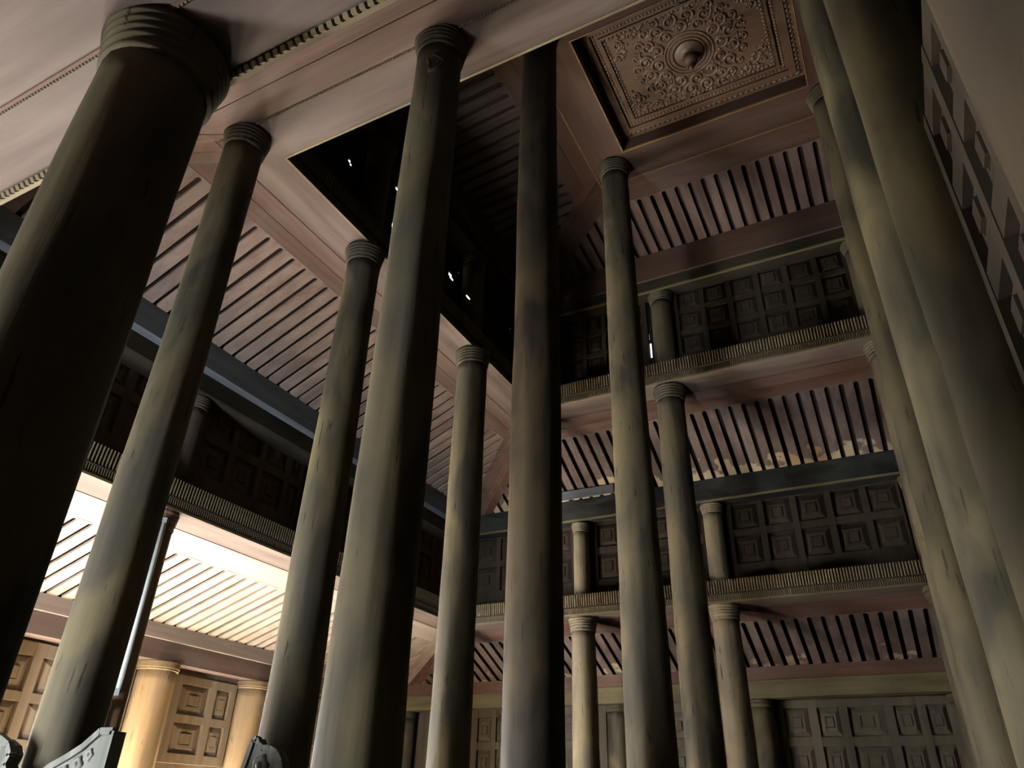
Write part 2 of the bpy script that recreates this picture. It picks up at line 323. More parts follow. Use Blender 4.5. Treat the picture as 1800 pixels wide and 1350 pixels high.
def tie_beam(side, R, label, d_in=-0.044, d_out=0.046, rib=True, ribh=(0.021, 0.058), mat='soffit'):
    ax = AX[side]; h = R['h']; a, b = ends(side, R); mid = (a(0) + b(0)) / 2
    root = empty('tie_beam', SP(side, R, mid, 0, h), label, 'beam', 'tie beams of the three tiers')
    if rib:
        e = MB(); ring_prism(e, side, R, [(d_in + .0012, h + .004), (d_in - .0008, h + .004), (d_in - .0012, h + ribh[1]), (d_in + .0012, h + ribh[1])])
        adopt(e.build('rib_backing', M['dark' + ax]), root)  # dark strip added to paint the shade in the gaps between ribs
    m = MB(); top = h + (ribh[1] if rib else 0.05)
    ring_prism(m, side, R, [(d_in, h), (d_out, h), (d_out, top), (d_in, top)])
    adopt(m.build('beam_body', M[mat + ax]), root)
    e = MB(); ring_prism(e, side, R, [(d_out - 0.003, h - 0.0012), (d_out - 0.0005, h - 0.0012), (d_out - 0.0005, h + 0.004), (d_out - 0.003, h + 0.004)])
    adopt(e.build('edge_strip', M['plank' + ax if rib else 'gold']), root)
    if rib:
        e = MB(); ring_prism(e, side, R, [(d_in - 0.003, h - 0.001), (d_in + 0.0012, h - 0.001), (d_in + 0.0012, h + 0.004), (d_in - 0.003, h + 0.004)])
        adopt(e.build('lower_fillet', M['rib' + ax]), root)
        e = MB(); ribs(e, side, R, d_in + 0.001, h + 0.004, h + ribh[0], 0.0052, 0.0019)
        adopt(e.build('fine_rib_row', M['rib' + ax], kind='stuff'), root)
        e = MB(); ribs(e, side, R, d_in - 0.002, h + ribh[0] + 0.001, h + ribh[1], 0.0072, 0.0026, lean=0.004)
        adopt(e.build('coarse_rib_row', M['rib' + ax], kind='stuff'), root)
        e = MB(); ring_prism(e, side, R, [(d_in + 0.001, h + ribh[0] - 0.001), (d_in - 0.006, h + ribh[0]), (d_in - 0.006, h + ribh[0] + 0.002), (d_in + 0.001, h + ribh[0] + 0.003)])
        adopt(e.build('rib_fillet', M['dark' + ax]), root)
    return root

def band(name, side, R, prof, mat, label, cat='beam', fillet=False):
    m = MB(); ring_prism(m, side, R, prof)
    o = m.build(name, M[mat + AX[side]]); tag(o, label, cat, 'head beams at the foot of the slopes', 'thing')
    if fillet:
        d, h = prof[0]; m = MB(); ring_prism(m, side, R, [(d - .002, h - .0035), (d + .006, h - .0035), (d + .006, h + .001), (d - .002, h + .001)])
        m.build('fillet', M['dust' + AX[side]], o)  # pale strip added to imitate light caught on the beam's lower edge
    return o

# ---------------------------------------------------------------- walls with coffers
def plane_cells(mb, f, us, vs, holes, thick):
    """board in (u, v) built of cells, cells inside a hole left out; f(u,v) -> point, thick = vector"""
    us = sorted(set(us + [h[0] for h in holes] + [h[1] for h in holes])); vs = sorted(set(vs + [h[2] for h in holes] + [h[3] for h in holes]))
    for i in range(len(us) - 1):
        for j in range(len(vs) - 1):
            cu, cv = (us[i] + us[i + 1]) / 2, (vs[j] + vs[j + 1]) / 2
            if any(h[0] < cu < h[1] and h[2] < cv < h[3] for h in holes): continue
            q = [f(us[i], vs[j]), f(us[i + 1], vs[j]), f(us[i + 1], vs[j + 1]), f(us[i], vs[j + 1])]
            mb.prism(q, thick)
def wall(name, label, side, off, s0, s1, h0, h1, mat, bays, rows, holes=(), rd=0.010, thick=0.06):
    """off = plan position of the board face; bays = list of lists of coffer spans (u0,u1); rows = list of (h0,h1)"""
    def f(u, v): return P(off, u, v) if side in ('left', 'right') else P(u, off, v)
    outv = {'left': Vector((-1, 0, 0)), 'right': Vector((1, 0, 0)), 'far': Vector((0, 1, 0)), 'near': Vector((0, -1, 0))}[side]
    al = Vector((0, 1, 0)) if side in ('left', 'right') else Vector((1, 0, 0))
    mb = MB(); plane_cells(mb, f, [s0, s1], [h0, h1], list(holes), outv * thick)
    root = mb.build(name, M[mat]); tag(root, label, kind='structure')
    inn = -outv; dep = rd * U
    def basis(c, sx, sy, sz):           # local x along, y inwards, z up
        zz = Vector((0, 0, 1)); xx = inn.cross(zz)
        return Matrix(((xx.x * sx, inn.x * sy, 0, c.x), (xx.y * sx, inn.y * sy, 0, c.y), (xx.z * sx, inn.z * sy, sz, c.z), (0, 0, 0, 1)))
    def bar(nm, u0, u1, v0, v1, d=1.0):
        o = bpy.data.objects.new(nm, shared('box', mat)); col.objects.link(o); o.parent = root
        c = f((u0 + u1) / 2, (v0 + v1) / 2) + inn * (dep * d / 2)
        o.matrix_world = basis(c, (u1 - u0) * U, dep * d, (v1 - v0) * U)
    for bay in bays:
        b0, b1 = bay['span']; cols = bay['cols']
        vlo, vhi = bay.get('h', (h0, h1))
        rws = bay.get('rows', rows)
        edges = [b0] + [x for c in cols for x in c] + [b1]
        for i in range(0, len(edges), 2): bar('stile', edges[i], edges[i + 1], vlo, vhi)
        for c in cols:
            hs = [vlo] + [x for r in sorted(rws) for x in r] + [vhi]
            for i in range(0, len(hs), 2): bar('rail', c[0], c[1], hs[i], hs[i + 1], 0.92)
            for r in rws:
                o = bpy.data.objects.new('coffer', shared('coffer', mat)); col.objects.link(o); o.parent = root
                o.matrix_world = basis(f((c[0] + c[1]) / 2, (r[0] + r[1]) / 2), (c[1] - c[0]) * U, dep, (r[1] - r[0]) * U)
    return root
def even(s0, n, w, g): return [(s0 + i * (w + g), s0 + i * (w + g) + w) for i in range(n)]

# floor and shell
fl = MB(); fl.hexa([P(-1.79, -.27, -.43), P(.2, -.27, -.43), P(.2, 2.52, -.43), P(-1.79, 2.52, -.43)], [P(-1.79, -.27, -.41026), P(.2, -.27, -.41026), P(.2, 2.52, -.41026), P(-1.79, 2.52, -.41026)])
tag(fl.build('floor', M['floor']), 'plain timber floor of the hall', kind='structure')

doors = [(y0, y1, DOOR_H0, DOOR_H1) for y0, y1, k in DOORS]
lowrows = [(.198, .272), (.107, .179)]
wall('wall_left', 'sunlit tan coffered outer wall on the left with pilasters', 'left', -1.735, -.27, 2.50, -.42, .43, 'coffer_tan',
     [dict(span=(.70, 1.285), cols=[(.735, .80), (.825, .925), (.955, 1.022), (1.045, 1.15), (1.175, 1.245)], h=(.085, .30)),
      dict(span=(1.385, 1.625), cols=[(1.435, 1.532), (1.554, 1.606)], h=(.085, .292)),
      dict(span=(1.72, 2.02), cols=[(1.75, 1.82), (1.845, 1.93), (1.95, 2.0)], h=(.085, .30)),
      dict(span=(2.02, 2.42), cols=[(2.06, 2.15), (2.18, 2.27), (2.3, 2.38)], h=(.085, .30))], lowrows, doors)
wall('wall_far', 'grey coffered outer wall at the far end of the hall', 'far', 2.462, -1.79, .2, -.42, .43, 'coffer_grey',
     [dict(span=(-1.62, -1.305), cols=[(-1.585, -1.51), (-1.485, -1.425), (-1.402, -1.346), (-1.328, -1.31)]),
      dict(span=(-1.22, -.92), cols=[(-1.19, -1.10), (-1.075, -1.02), (-1.0, -.945)]),
      dict(span=(-.83, -.47), cols=[(-.81, -.76), (-.735, -.64), (-.61, -.555), (-.53, -.49)]),
      dict(span=(-.375, .073), cols=[(-.362, -.292), (-.268, -.208), (-.186, -.090), (-.067, -.006), (.014, .066)], h=(-.1, .305))],
     [(.206, .283), (.105, .182), (.005, .082)])
for w_ in (('wall_near', 'near', -.245), ):
    wall(w_[0], 'plain timber wall behind the viewer', w_[1], w_[2], -1.79, .2, -.42, .43, 'darkX', [], [], [(x0, x1, DOOR_H0, DOOR_H1) for x0, x1, k in NEAR_DOORS])
wall('wall_right', 'dark timber partition along the right hand columns', 'right', XR, -.27, 2.52, -.42, 1.62, 'darkY', [], [])
wall('wall_right_partition', 'coffered partition between the two nearest right hand columns', 'right', .118, .225, .525, -.41, .50, 'coffer',
     [dict(span=(.232, .518), cols=[(.245, .305), (.322, .375), (.392, .435), (.450, .505)])],
     [(.42, .475), (.335, .395), (.25, .31), (.165, .225), (.08, .14), (-.005, .055)], rd=.012)

drow = [(.718, .793), (.618, .697)]
wall('wall_far_middle', 'coffered clerestory wall above the lower far beam', 'far', 2.098, -1.31, XR, .545, .90, 'coffer',
     [dict(span=(-1.27, -.86), cols=even(-1.224, 4, .074, .0165), h=(.575, .83)),
      dict(span=(-.80, -.455), cols=even(-.79, 4, .070, .0165), h=(.575, .800)),
      dict(span=(-.385, .075), cols=even(-.371, 5, .075, .0165), h=(.575, .83))], drow,
     holes=[(-.805, -.735, .8005, .8075)], rd=.012)
wall('wall_left_middle', 'coffered clerestory wall above the lower left beam', 'left', -1.300, .16, 2.10, .545, .90, 'coffer_brown',
     [dict(span=(.24, .53), cols=even(.25, 3, .074, .0165), h=(.575, .82)),
      dict(span=(.59, .87), cols=even(.60, 3, .074, .0165), h=(.575, .82)),
      dict(span=(.945, 1.29), cols=even(.975, 3, .074, .0165) + [(1.2465, 1.28)], h=(.575, .82)),
      dict(span=(1.36, 1.68), cols=even(1.37, 3, .074, .0165), h=(.575, .82)),
      dict(span=(1.74, 2.05), cols=even(1.75, 3, .074, .0165), h=(.575, .82))], drow, rd=.012)
wall('wall_near_middle', 'clerestory wall above the lower near beam', 'near', .16, -1.31, XR, .545, .90, 'coffer', [], [])
urow = [(1.262, 1.322), (1.187, 1.248), (1.112, 1.173)]
wall('wall_far_upper', 'dark three row coffered clerestory below the carved ceiling', 'far', 1.728, -.90, XR, 1.045, 1.50, 'coffer',
     [dict(span=(-.805, -.4725), cols=even(-.79, 5, .050, .0132), h=(1.07, 1.36)),
      dict(span=(-.392, .085), cols=even(-.377, 6, .0625, .0145), h=(1.07, 1.36))], urow,
     holes=[(-.4715, -.4665, 1.128, 1.178), (-.4715, -.4705, 1.19, 1.212), (-.3985, -.3970, 1.293, 1.318), (.0865, .0890, 1.127, 1.178)], rd=.010, thick=.012)
def lp(x, y, X): return None
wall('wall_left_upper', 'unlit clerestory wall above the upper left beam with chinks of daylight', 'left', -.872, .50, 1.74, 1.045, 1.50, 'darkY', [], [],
     holes=[(.834, .840, 1.238, 1.246), (.840, .845, 1.233, 1.240), (1.003, 1.010, 1.308, 1.318), (1.010, 1.013, 1.19, 1.205), (1.011, 1.014, 1.165, 1.175), (1.012, 1.014, 1.145, 1.150),
            (1.262, 1.276, 1.229, 1.241), (1.268, 1.284, 1.224, 1.233), (1.307, 1.311, 1.267, 1.271), (1.372, 1.375, 1.298, 1.306), (1.369, 1.373, 1.262, 1.268), (1.369, 1.371, 1.248, 1.252),
            (1.349, 1.353, 1.195, 1.199), (1.483, 1.486, 1.270, 1.273), (1.616, 1.620, 1.277, 1.281), (1.560, 1.563, 1.176, 1.179)], thick=.012)
wall('wall_near_upper', 'clerestory wall above the upper near beam', 'near', .548, -.90, XR, 1.045, 1.50, 'coffer', [], [])

# ---------------------------------------------------------------- beams
SIDES = ('far', 'left', 'near')
lab1 = {'far': 'upper far tie beam with ribbed face over the slatted ceiling', 'left': 'upper left tie beam beside the black roof opening', 'near': 'upper near tie beam crossing the top of the picture'}
lab2 = {'far': 'lower far tie beam with ribbed face above the far wall', 'left': 'lower left tie beam with ribbed face above sunlit slats', 'near': 'lower near tie beam over the biggest column on the left'}
lab0 = {'far': 'far beam framing the carved ceiling', 'left': 'left beam framing the carved ceiling', 'near': 'near beam framing the carved ceiling'}
for s in SIDES:
    b1 = tie_beam(s, R1, lab1[s], -.042, .045 if s != 'near' else .039)
    b2 = tie_beam(s, R2, lab2[s], -.043 if s != 'near' else -.034, .047 if s != 'near' else .034)
    b0 = tie_beam(s, R0, lab0[s], -.045, .050, rib=False, mat='upplank')
    if s == 'near':
        e = MB(); beads(e, s, R2, -.030, .4985, .0075, .0035, -1.3, XR); adopt(e.build('rope_moulding', M['ribX'], kind='stuff'), b2)
        e = MB(); beads(e, s, R2, .030, .4995, .0040, .0016, -1.3, XR); adopt(e.build('tooth_moulding', M['ribX'], kind='stuff'), b2)
        e = MB(); beads(e, s, R1, .037, .9985, .0052, .0020, -.88, XR); adopt(e.build('tooth_moulding', M['ribX'], kind='stuff'), b1)
rb = empty('tie_beam', P(.11, 1.1, 1.48), 'right beam framing the carved ceiling', 'beam', 'tie beams of the three tiers')
m = MB(); m.hexa([P(.078, R0['n'] + .045, 1.48), P(XR, R0['n'] + .045, 1.48), P(XR, R0['f'] - .045, 1.48), P(.078, R0['f'] - .045, 1.48)], [P(.078, R0['n'] + .045, 1.53), P(XR, R0['n'] + .045, 1.53), P(XR, R0['f'] - .045, 1.53), P(.078, R0['f'] - .045, 1.53)])
adopt(m.build('beam_body', M['upplankY']), rb)

# sloping ceilings
O1 = dict(x=-.800, n=.622, f=1.660); O2 = dict(x=-1.200, n=.245, f=2.030); O3 = dict(x=-1.662, n=-.20, f=2.372)
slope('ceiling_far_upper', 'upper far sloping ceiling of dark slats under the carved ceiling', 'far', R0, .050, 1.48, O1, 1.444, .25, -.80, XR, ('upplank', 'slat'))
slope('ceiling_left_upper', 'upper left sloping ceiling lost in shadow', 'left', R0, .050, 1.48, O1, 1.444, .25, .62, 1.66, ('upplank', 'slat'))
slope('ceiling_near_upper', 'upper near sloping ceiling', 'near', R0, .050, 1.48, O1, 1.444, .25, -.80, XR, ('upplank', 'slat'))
slope('ceiling_far_middle', 'middle far sloping slatted ceiling with peeling pale ends', 'far', R1, .045, 1.0, O2, .862, .21, -1.2, XR, ('plank', 'peel'))
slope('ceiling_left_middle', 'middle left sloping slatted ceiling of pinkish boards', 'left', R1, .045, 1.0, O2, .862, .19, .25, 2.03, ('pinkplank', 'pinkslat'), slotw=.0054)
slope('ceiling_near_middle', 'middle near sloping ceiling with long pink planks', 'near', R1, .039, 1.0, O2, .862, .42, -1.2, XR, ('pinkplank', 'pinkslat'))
slope('ceiling_far_lower', 'lower far sloping slatted ceiling above the far wall', 'far', R2, .047, .5, O3, .389, .21, -1.66, XR, ('plank', 'peellow'))
slope('ceiling_left_lower', 'sunlit lower left sloping slatted ceiling', 'left', R2, .047, .5, O3, .389, .21, -.2, 2.37, ('litplank', 'litslat'), slotw=.0054)
slope('ceiling_near_lower', 'lower near sloping ceiling above the viewer', 'near', R2, .034, .5, O3, .389, .35, -1.66, XR, ('soffit', 'slat'))

bt = MB(); bt.hexa([P(-1.02, 1.985, .852), P(-.694, 1.985, .852), P(-.694, 1.995, .852), P(-1.02, 1.995, .852)], [P(-1.02, 1.985, .877), P(-.694, 1.985, .877), P(-.694, 1.995, .877), P(-1.02, 1.995, .877)])
tag(bt.build('batten', M['blueX']), 'short blue grey batten nailed across the middle far slats', 'batten')
# head beams at the foot of each slope
for s in SIDES:
    w = {'far': 'far', 'left': 'left', 'near': 'near'}[s]
    def D(R, O): return {'far': O['f'] - R['f'], 'left': R['x'] - O['x'], 'near': R['n'] - O['n']}[s]
    d = D(R1, O1)
    band('head_beam', s, R1, [(d, 1.353), (d + .07, 1.353), (d + .07, 1.475), (d, 1.4445)], 'upplank', 'reddish head beam at the foot of the upper %s slats' % w)
    band('head_beam', s, R1, [(d + .008, 1.318), (d + .06, 1.318), (d + .06, 1.353), (d + .008, 1.353)], 'dark', 'dark head beam under the reddish upper %s beam' % w, fillet=(s == 'far'))
    d = D(R2, O2)
    if s == 'left':
        band('head_beam', s, R2, [(d, .802), (d + .09, .802), (d + .09, .885), (d, .8625)], 'blue', 'blue grey head beam along the foot of the middle left slats')
        band('head_beam', s, R2, [(d + .025, .762), (d + .09, .762), (d + .09, .802), (d + .025, .802)], 'dark', 'dark head beam under the blue grey left beam')
    else:
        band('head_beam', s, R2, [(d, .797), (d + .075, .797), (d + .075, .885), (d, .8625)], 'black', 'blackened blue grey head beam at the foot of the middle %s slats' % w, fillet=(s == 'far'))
RW = dict(x=-1.71, n=-.225, f=2.42)
for s in SIDES:
    d = {'far': O3['f'] - RW['f'], 'left': RW['x'] - O3['x'], 'near': RW['n'] - O3['n']}[s]
    band('head_beam', s, RW, [(d, .354), (d + .10, .354), (d + .10, .41), (d, .3895)], 'litplank' if s == 'left' else 'plank', 'narrow pink head beam at the foot of the lower %s slats' % s)
    band('head_beam', s, RW, [(d + .012, .306), (d + .06, .306), (d + .06, .354), (d + .012, .354)], {'far': 'dust', 'left': 'pinkplank', 'near': 'dust'}[s],
         {'far': 'dusty yellow lintel over the far coffered wall', 'left': 'grey lintel over the sunlit left wall', 'near': 'lintel over the wall behind the viewer'}[s])

# ---------------------------------------------------------------- columns
def lathe(mb, c, prof, seg=40, wob=0.0, seed=0):
    """prof = [(radius, z)] in metres about plan point c; wob = hand hewn unevenness"""
    rows = []
    for r, z in prof:
        ring = []
        for k in range(seg):
            a = 2 * math.pi * k / seg
            q = r
            if wob:
                q = r * (1 + wob * noise.noise(Vector((math.cos(a) * 1.3 + seed, math.sin(a) * 1.3, z * 0.9 + seed * 3))) + wob * .35 * noise.noise(Vector((math.cos(a) * 4 + seed, math.sin(a) * 4, z * 2.5))))
            ring.append((c[0] + q * math.cos(a), c[1] + q * math.sin(a), z))
        rows.append(ring)
    n = len(rows); vs = [p for r in rows for p in r]
    fs = [(i * seg + k, i * seg + (k + 1) % seg, (i + 1) * seg + (k + 1) % seg, (i + 1) * seg + k) for i in range(n - 1) for k in range(seg)]
    fs += [tuple(range(seg - 1, -1, -1)), tuple(range((n - 1) * seg, n * seg))]
    mb.add(vs, fs)
def capital_prof(r, zt, H, flare=1.22):
    pr = [(r * .88, zt - H), (r * 1.065, zt - H * .95), (r * 1.085, zt - H * .90), (r * 1.07, zt - H * .82)]
    steps = 4
    for k in range(steps):
        z0 = zt - H * .74 + k * H * .16; rr = r * (1.08 + (flare - 1.08) * k / (steps - 1))
        pr += [(rr - .006 * r / .14, z0), (rr + .004, z0 + H * .04), (rr + .006, z0 + H * .09), (rr + .002, z0 + H * .14)]
    pr += [(r * flare, zt - H * .06), (r * flare * .985, zt)]
    return pr
SEED = [1]
def column(name, x, y, h0, h1, r0, r1, label, cat='column', mat='column', caph=.042, flare=1.2, round_foot=False, group=None):
    SEED[0] += 1
    root = empty(name, P(x, y, h0), label, cat, group)
    zb, zt = EYE + h0 * U, EYE + h1 * U; H = caph * U; c = (x * U, y * U); r0 *= U; r1 *= U
    n = max(8, int((zt - zb) / .10)); m = MB(); prof = []
    if round_foot: prof += [(r0 * .35, zb), (r0 * .7, zb + .012), (r0 * .92, zb + .04)]; zs = zb + .08
    else: zs = zb
    for i in range(n + 1):
        k = i / n; prof.append((r0 + (r1 - r0) * k, zs + (zt - H * .9 - zs) * k))
    lathe(m, c, prof, 44, .06, SEED[0] * 1.37)
    adopt(m.build('shaft', M[mat], smooth=True), root)
    m = MB(); lathe(m, c, capital_prof(r1, zt, H, flare), 56)
    adopt(m.build('ringed_capital', M[mat], smooth=True), root)
    return root
FLOOR = -.41026
COLS = [
 ('teak_column', -.413, .192, .50, .0405, .0375, 'thickest teak column in shadow at the left of the picture'),
 ('teak_column', -.8294, .555, 1.0, .0350, .0315, 'tall teak column second from the left, partly lit bluish at the foot'),
 ('teak_column', -.829, .889, 1.0, .0425, .0330, 'tall teak column just left of the central one, capital beside the black opening'),
 ('teak_column', -.819, 1.3255, 1.0, .0430, .0365, 'slender grey teak column between the central and the dark one'),
 ('teak_column', -.830, 1.705, 1.0, .0380, .0350, 'teak corner column hidden behind the dark central column'),
 ('teak_column', -.4312, .5526, 1.0, .0400, .0325, 'large central teak column with a knot hole under its capital'),
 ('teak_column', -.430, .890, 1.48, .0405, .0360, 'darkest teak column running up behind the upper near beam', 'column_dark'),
 ('teak_column', -.418, 1.327, 1.48, .0455, .0340, 'teak column under the left far corner of the carved ceiling'),
 ('teak_column', -.422, 1.705, 1.0, .0440, .0360, 'teak column right of centre under the upper far ribbed beam'),
 ('teak_column', -.834, 2.060, .50, .0405, .0350, 'short pale teak column under the lower far beam, left one', 'column_daylit'),
 ('teak_column', -.418, 2.060, .50, .0405, .0350, 'short pale teak column under the lower far beam, right one', 'column_daylit'),
 ('teak_column', .098, .200, .50, .0410, .0395, 'brown teak column in the top right corner of the picture', 'column_brown'),
 ('teak_column', .110, .558, 1.0, .0420, .0400, 'massive dark teak column filling the right edge of the picture', 'column_olive'),
 ('teak_column', .108, .890, 1.48, .0420, .0360, 'middle one of the three overlapping teak columns on the right', 'column_olive'),
 ('teak_column', .108, 1.328, 1.48, .0520, .0330, 'leftmost of the three overlapping teak columns on the right', 'column_olive'),
 ('teak_column', .108, 1.705, 1.0, .0400, .0370, 'teak column nearly hidden on the right, at the upper far ribbed beam'),
 ('teak_column', .108, 2.060, .50, .0370, .0330, 'teak column nearly hidden on the right, at the lower far ribbed beam'),
 ('teak_column', -1.265, .907, .50, .0290, .0260, 'thin brown teak post on the left carrying the tube lamp', 'column_post'),
 ('teak_column', -1.265, 1.328, .50, .0290, .0260, 'teak post of the left aisle hidden behind the columns'),
 ('teak_column', -1.265, 1.705, .50, .0290, .0260, 'teak post of the left aisle hidden behind the central column'),
 ('teak_column', -1.265, 2.063, .50, .0320, .0280, 'teak corner post of the lower tier hidden behind the slender grey column'),
]
for nm, x, y, h, r0, r1, lb, *mt in COLS: column(nm, x, y, FLOOR, h, r0, r1, lb, mat=mt[0] if mt else 'column', group='tall teak columns of the hall')
C4 = [o for o in bpy.data.objects if o.get('label', '').startswith('large central')][0]
kd = Vector((.42, -.90, 0)).normalized(); ks = Vector((.90, .42, 0)).normalized(); kc = P(-.4312, .5526, .912) + kd * (.0325 * U * .985)
def knot(nm, mt, rx, rz, prof):
    m = MB(); vs = []; fs = []; n = 18
    for q, out in prof:
        for k in range(n):
            a = 2 * math.pi * k / n; w = 1 + .18 * math.sin(3 * a + 1) + .1 * math.sin(5 * a)
            sx = rx * q * w * math.cos(a); vs.append(kc + ks * sx + Vector((0, 0, rz * q * w * math.sin(a))) + kd * (out - sx * sx / (2 * .0325 * U)))
    for i in range(len(prof) - 1):
        for k in range(n): fs.append((i * n + k, i * n + (k + 1) % n, (i + 1) * n + (k + 1) % n, (i + 1) * n + k))
    fs.append(tuple((len(prof) - 1) * n + k for k in range(n))); m.add(vs, fs); return adopt(m.build(nm, M[mt], smooth=True), C4)
knot('knot_rim', 'column', .052, .085, [(1.0, -.012), (.82, .012), (.66, .014), (.55, .004)])
knot('knot_hole', 'darkX', .024, .048, [(1.0, .010), (.6, .008)])
STUBS = [
 (-.422, 1.708, 1.060, 1.318, .031, .030, 'dim stub column on the upper far ribbed beam', 'column'),
 (.108, 1.708, 1.060, 1.318, .031, .030, 'stub column on the upper far beam, nearly hidden on the right', 'column'),
 (-.835, .892, 1.060, 1.318, .031, .030, 'unlit stub column on the upper left beam, nearer one', 'column'),
 (-.835, 1.328, 1.060, 1.318, .031, .030, 'unlit stub column on the upper left beam, farther one', 'column'),
 (-.835, 2.065, .559, .7935, .025, .024, 'pale stub column on the lower far ribbed beam, left one', 'column_daylit'),
 (-.420, 2.065, .559, .7935, .029, .027, 'stub column on the lower far ribbed beam, right one', 'column_daylit'),
 (.108, 2.065, .559, .7935, .029, .027, 'stub column on the lower far beam beside the right hand columns', 'column'),
 (-1.262, .915, .559, .762, .024, .022, 'brown stub column on the lower left ribbed beam', 'column_brown'),
 (-1.268, 1.328, .559, .762, .024, .022, 'stub column on the lower left ribbed beam behind other columns', 'column'),
]
for x, y, h0, h1, r0, r1, lb, mt in STUBS: column('stub_column', x, y, h0, h1, r0, r1, lb, mat=mt, caph=.03, round_foot=True, group='stub columns standing on the ribbed beams')
PIL = [
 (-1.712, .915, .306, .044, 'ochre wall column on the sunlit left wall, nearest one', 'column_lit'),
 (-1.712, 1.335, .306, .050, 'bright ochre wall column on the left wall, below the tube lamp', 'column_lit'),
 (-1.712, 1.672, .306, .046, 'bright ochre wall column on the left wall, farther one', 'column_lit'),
 (-1.690, 2.425, .306, .036, 'wall column in the far left corner', 'column'),
 (-1.265, 2.435, .306, .036, 'wall column on the far wall hidden behind the dark column', 'column'),
 (-.872, 2.435, .306, .036, 'wall column on the far wall beside a short pale column', 'column'),
 (-.422, 2.435, .306, .040, 'shaded wall column on the far wall at the bottom right', 'column'),
 (.108, 2.435, .306, .036, 'wall column on the far wall beside the right hand columns', 'column'),
]
for x, y, h, r, lb, mt in PIL: column('wall_column', x, y, FLOOR, h, r, r * .97, lb, mat=mt, caph=.022, flare=1.08, group='columns along the outer walls')

# ---------------------------------------------------------------- carved ceiling
CX, CY, HP = -.153, 1.112, 1.522
cc = empty('carved_ceiling', P(CX, CY, HP), 'square carved wooden ceiling panel with scrolled medallion and hanging boss', 'ceiling panel')
x0, x1, y0, y1 = -.3798, .0778, .9352, 1.2878
def cbuild(mb, nm, mt, smooth=False, kind=None): return adopt(mb.build(nm, M[mt], smooth=smooth, kind=kind), cc)
m = MB(); m.hexa([P(x0, y0, HP), P(x1, y0, HP), P(x1, y1, HP), P(x0, y1, HP)], [P(x0, y0, HP + .02), P(x1, y0, HP + .02), P(x1, y1, HP + .02), P(x0, y1, HP + .02)]); cbuild(m, 'back_board', 'carve')
# gilt lip on the frame edge, stepped border mouldings, bead rows
def frame_ring(inset0, inset1, ha, hb, nm, mt):
    a, b = inset0, inset1
    for (p, q) in (((x0 + a, y0 + a, x1 - a, y0 + b)), ((x0 + a, y1 - b, x1 - a, y1 - a)), ((x0 + a, y0 + b, x0 + b, y1 - b)), ((x1 - b, y0 + b, x1 - a, y1 - b))) and [((x0 + a, y0 + a), (x1 - a, y0 + b)), ((x0 + a, y1 - b), (x1 - a, y1 - a)), ((x0 + a, y0 + b), (x0 + b, y1 - b)), ((x1 - b, y0 + b), (x1 - a, y1 - b))]:
        m = MB(); m.hexa([P(p[0], p[1], ha), P(q[0], p[1], ha), P(q[0], q[1], ha), P(p[0], q[1], ha)], [P(p[0], p[1], hb), P(q[0], p[1], hb), P(q[0], q[1], hb), P(p[0], q[1], hb)]); cbuild(m, nm, mt)
frame_ring(.0002, .0030, 1.4785, 1.484, 'gilt_lip', 'gold')
frame_ring(.018, .034, HP - .006, HP + .004, 'border_moulding', 'carve')
frame_ring(.050, .056, HP - .005, HP + .004, 'border_moulding', 'carve')
def blob(mb, c, r, rz):
    c = Vector(c); vs = [c + Vector((0, 0, -rz))] + [c + Vector((r * math.cos(k * math.pi / 3), r * math.sin(k * math.pi / 3), -rz * .35)) for k in range(6)] + [c + Vector((r * math.cos(k * math.pi / 3), r * math.sin(k * math.pi / 3), rz * .3)) for k in range(6)]
    mb.add(vs, [(0, (k + 1) % 6 + 1, k + 1) for k in range(6)] + [(k + 1, (k + 1) % 6 + 1, 7 + (k + 1) % 6, 7 + k) for k in range(6)])
bd = MB()
def bead_rect(i, st, r, rz):
    a = x0 + i
    while a < x1 - i:
        blob(bd, P(a, y0 + i, HP), r, rz); blob(bd, P(a, y1 - i, HP), r, rz); a += st
    a = y0 + i
    while a < y1 - i:
        blob(bd, P(x0 + i, a, HP), r, rz); blob(bd, P(x1 - i, a, HP), r, rz); a += st
bead_rect(.013, .013, .024, .02); bead_rect(.041, .0085, .014, .012); bead_rect(.061, .010, .017, .014)
cbuild(bd, 'bead_border', 'carve', kind='stuff')
# medallion rings and boss
def ring_tube(R_, r, seg=56, z=0):
    mb = MB(); vs = []; fs = []; c = P(CX, CY, HP + z)
    for i in range(seg):
        a = 2 * math.pi * i / seg
        for k in range(6):
            b = 2 * math.pi * k / 6; vs.append((c.x + (R_ + r * math.cos(b)) * math.cos(a), c.y + (R_ + r * math.cos(b)) * math.sin(a), c.z + r * math.sin(b)))
    for i in range(seg):
        for k in range(6): fs.append((i * 6 + k, ((i + 1) % seg) * 6 + k, ((i + 1) % seg) * 6 + (k + 1) % 6, i * 6 + (k + 1) % 6))
    mb.add(vs, fs); return mb
for R_, r in ((.150, .012), (.185, .010), (.215, .012)): cbuild(ring_tube(R_, r), 'medallion_ring', 'carve', True)
z0 = EYE + HP * U
m = MB(); lathe(m, (CX * U, CY * U), [(.004, z0 - .235), (.018, z0 - .22), (.028, z0 - .19), (.026, z0 - .17), (.05, z0 - .155), (.066, z0 - .12), (.066, z0 - .09), (.05, z0 - .055), (.042, z0 - .035), (.085, z0 - .022), (.125, z0 - .012), (.135, z0)], 32)
cbuild(m, 'hanging_boss', 'carve', True)
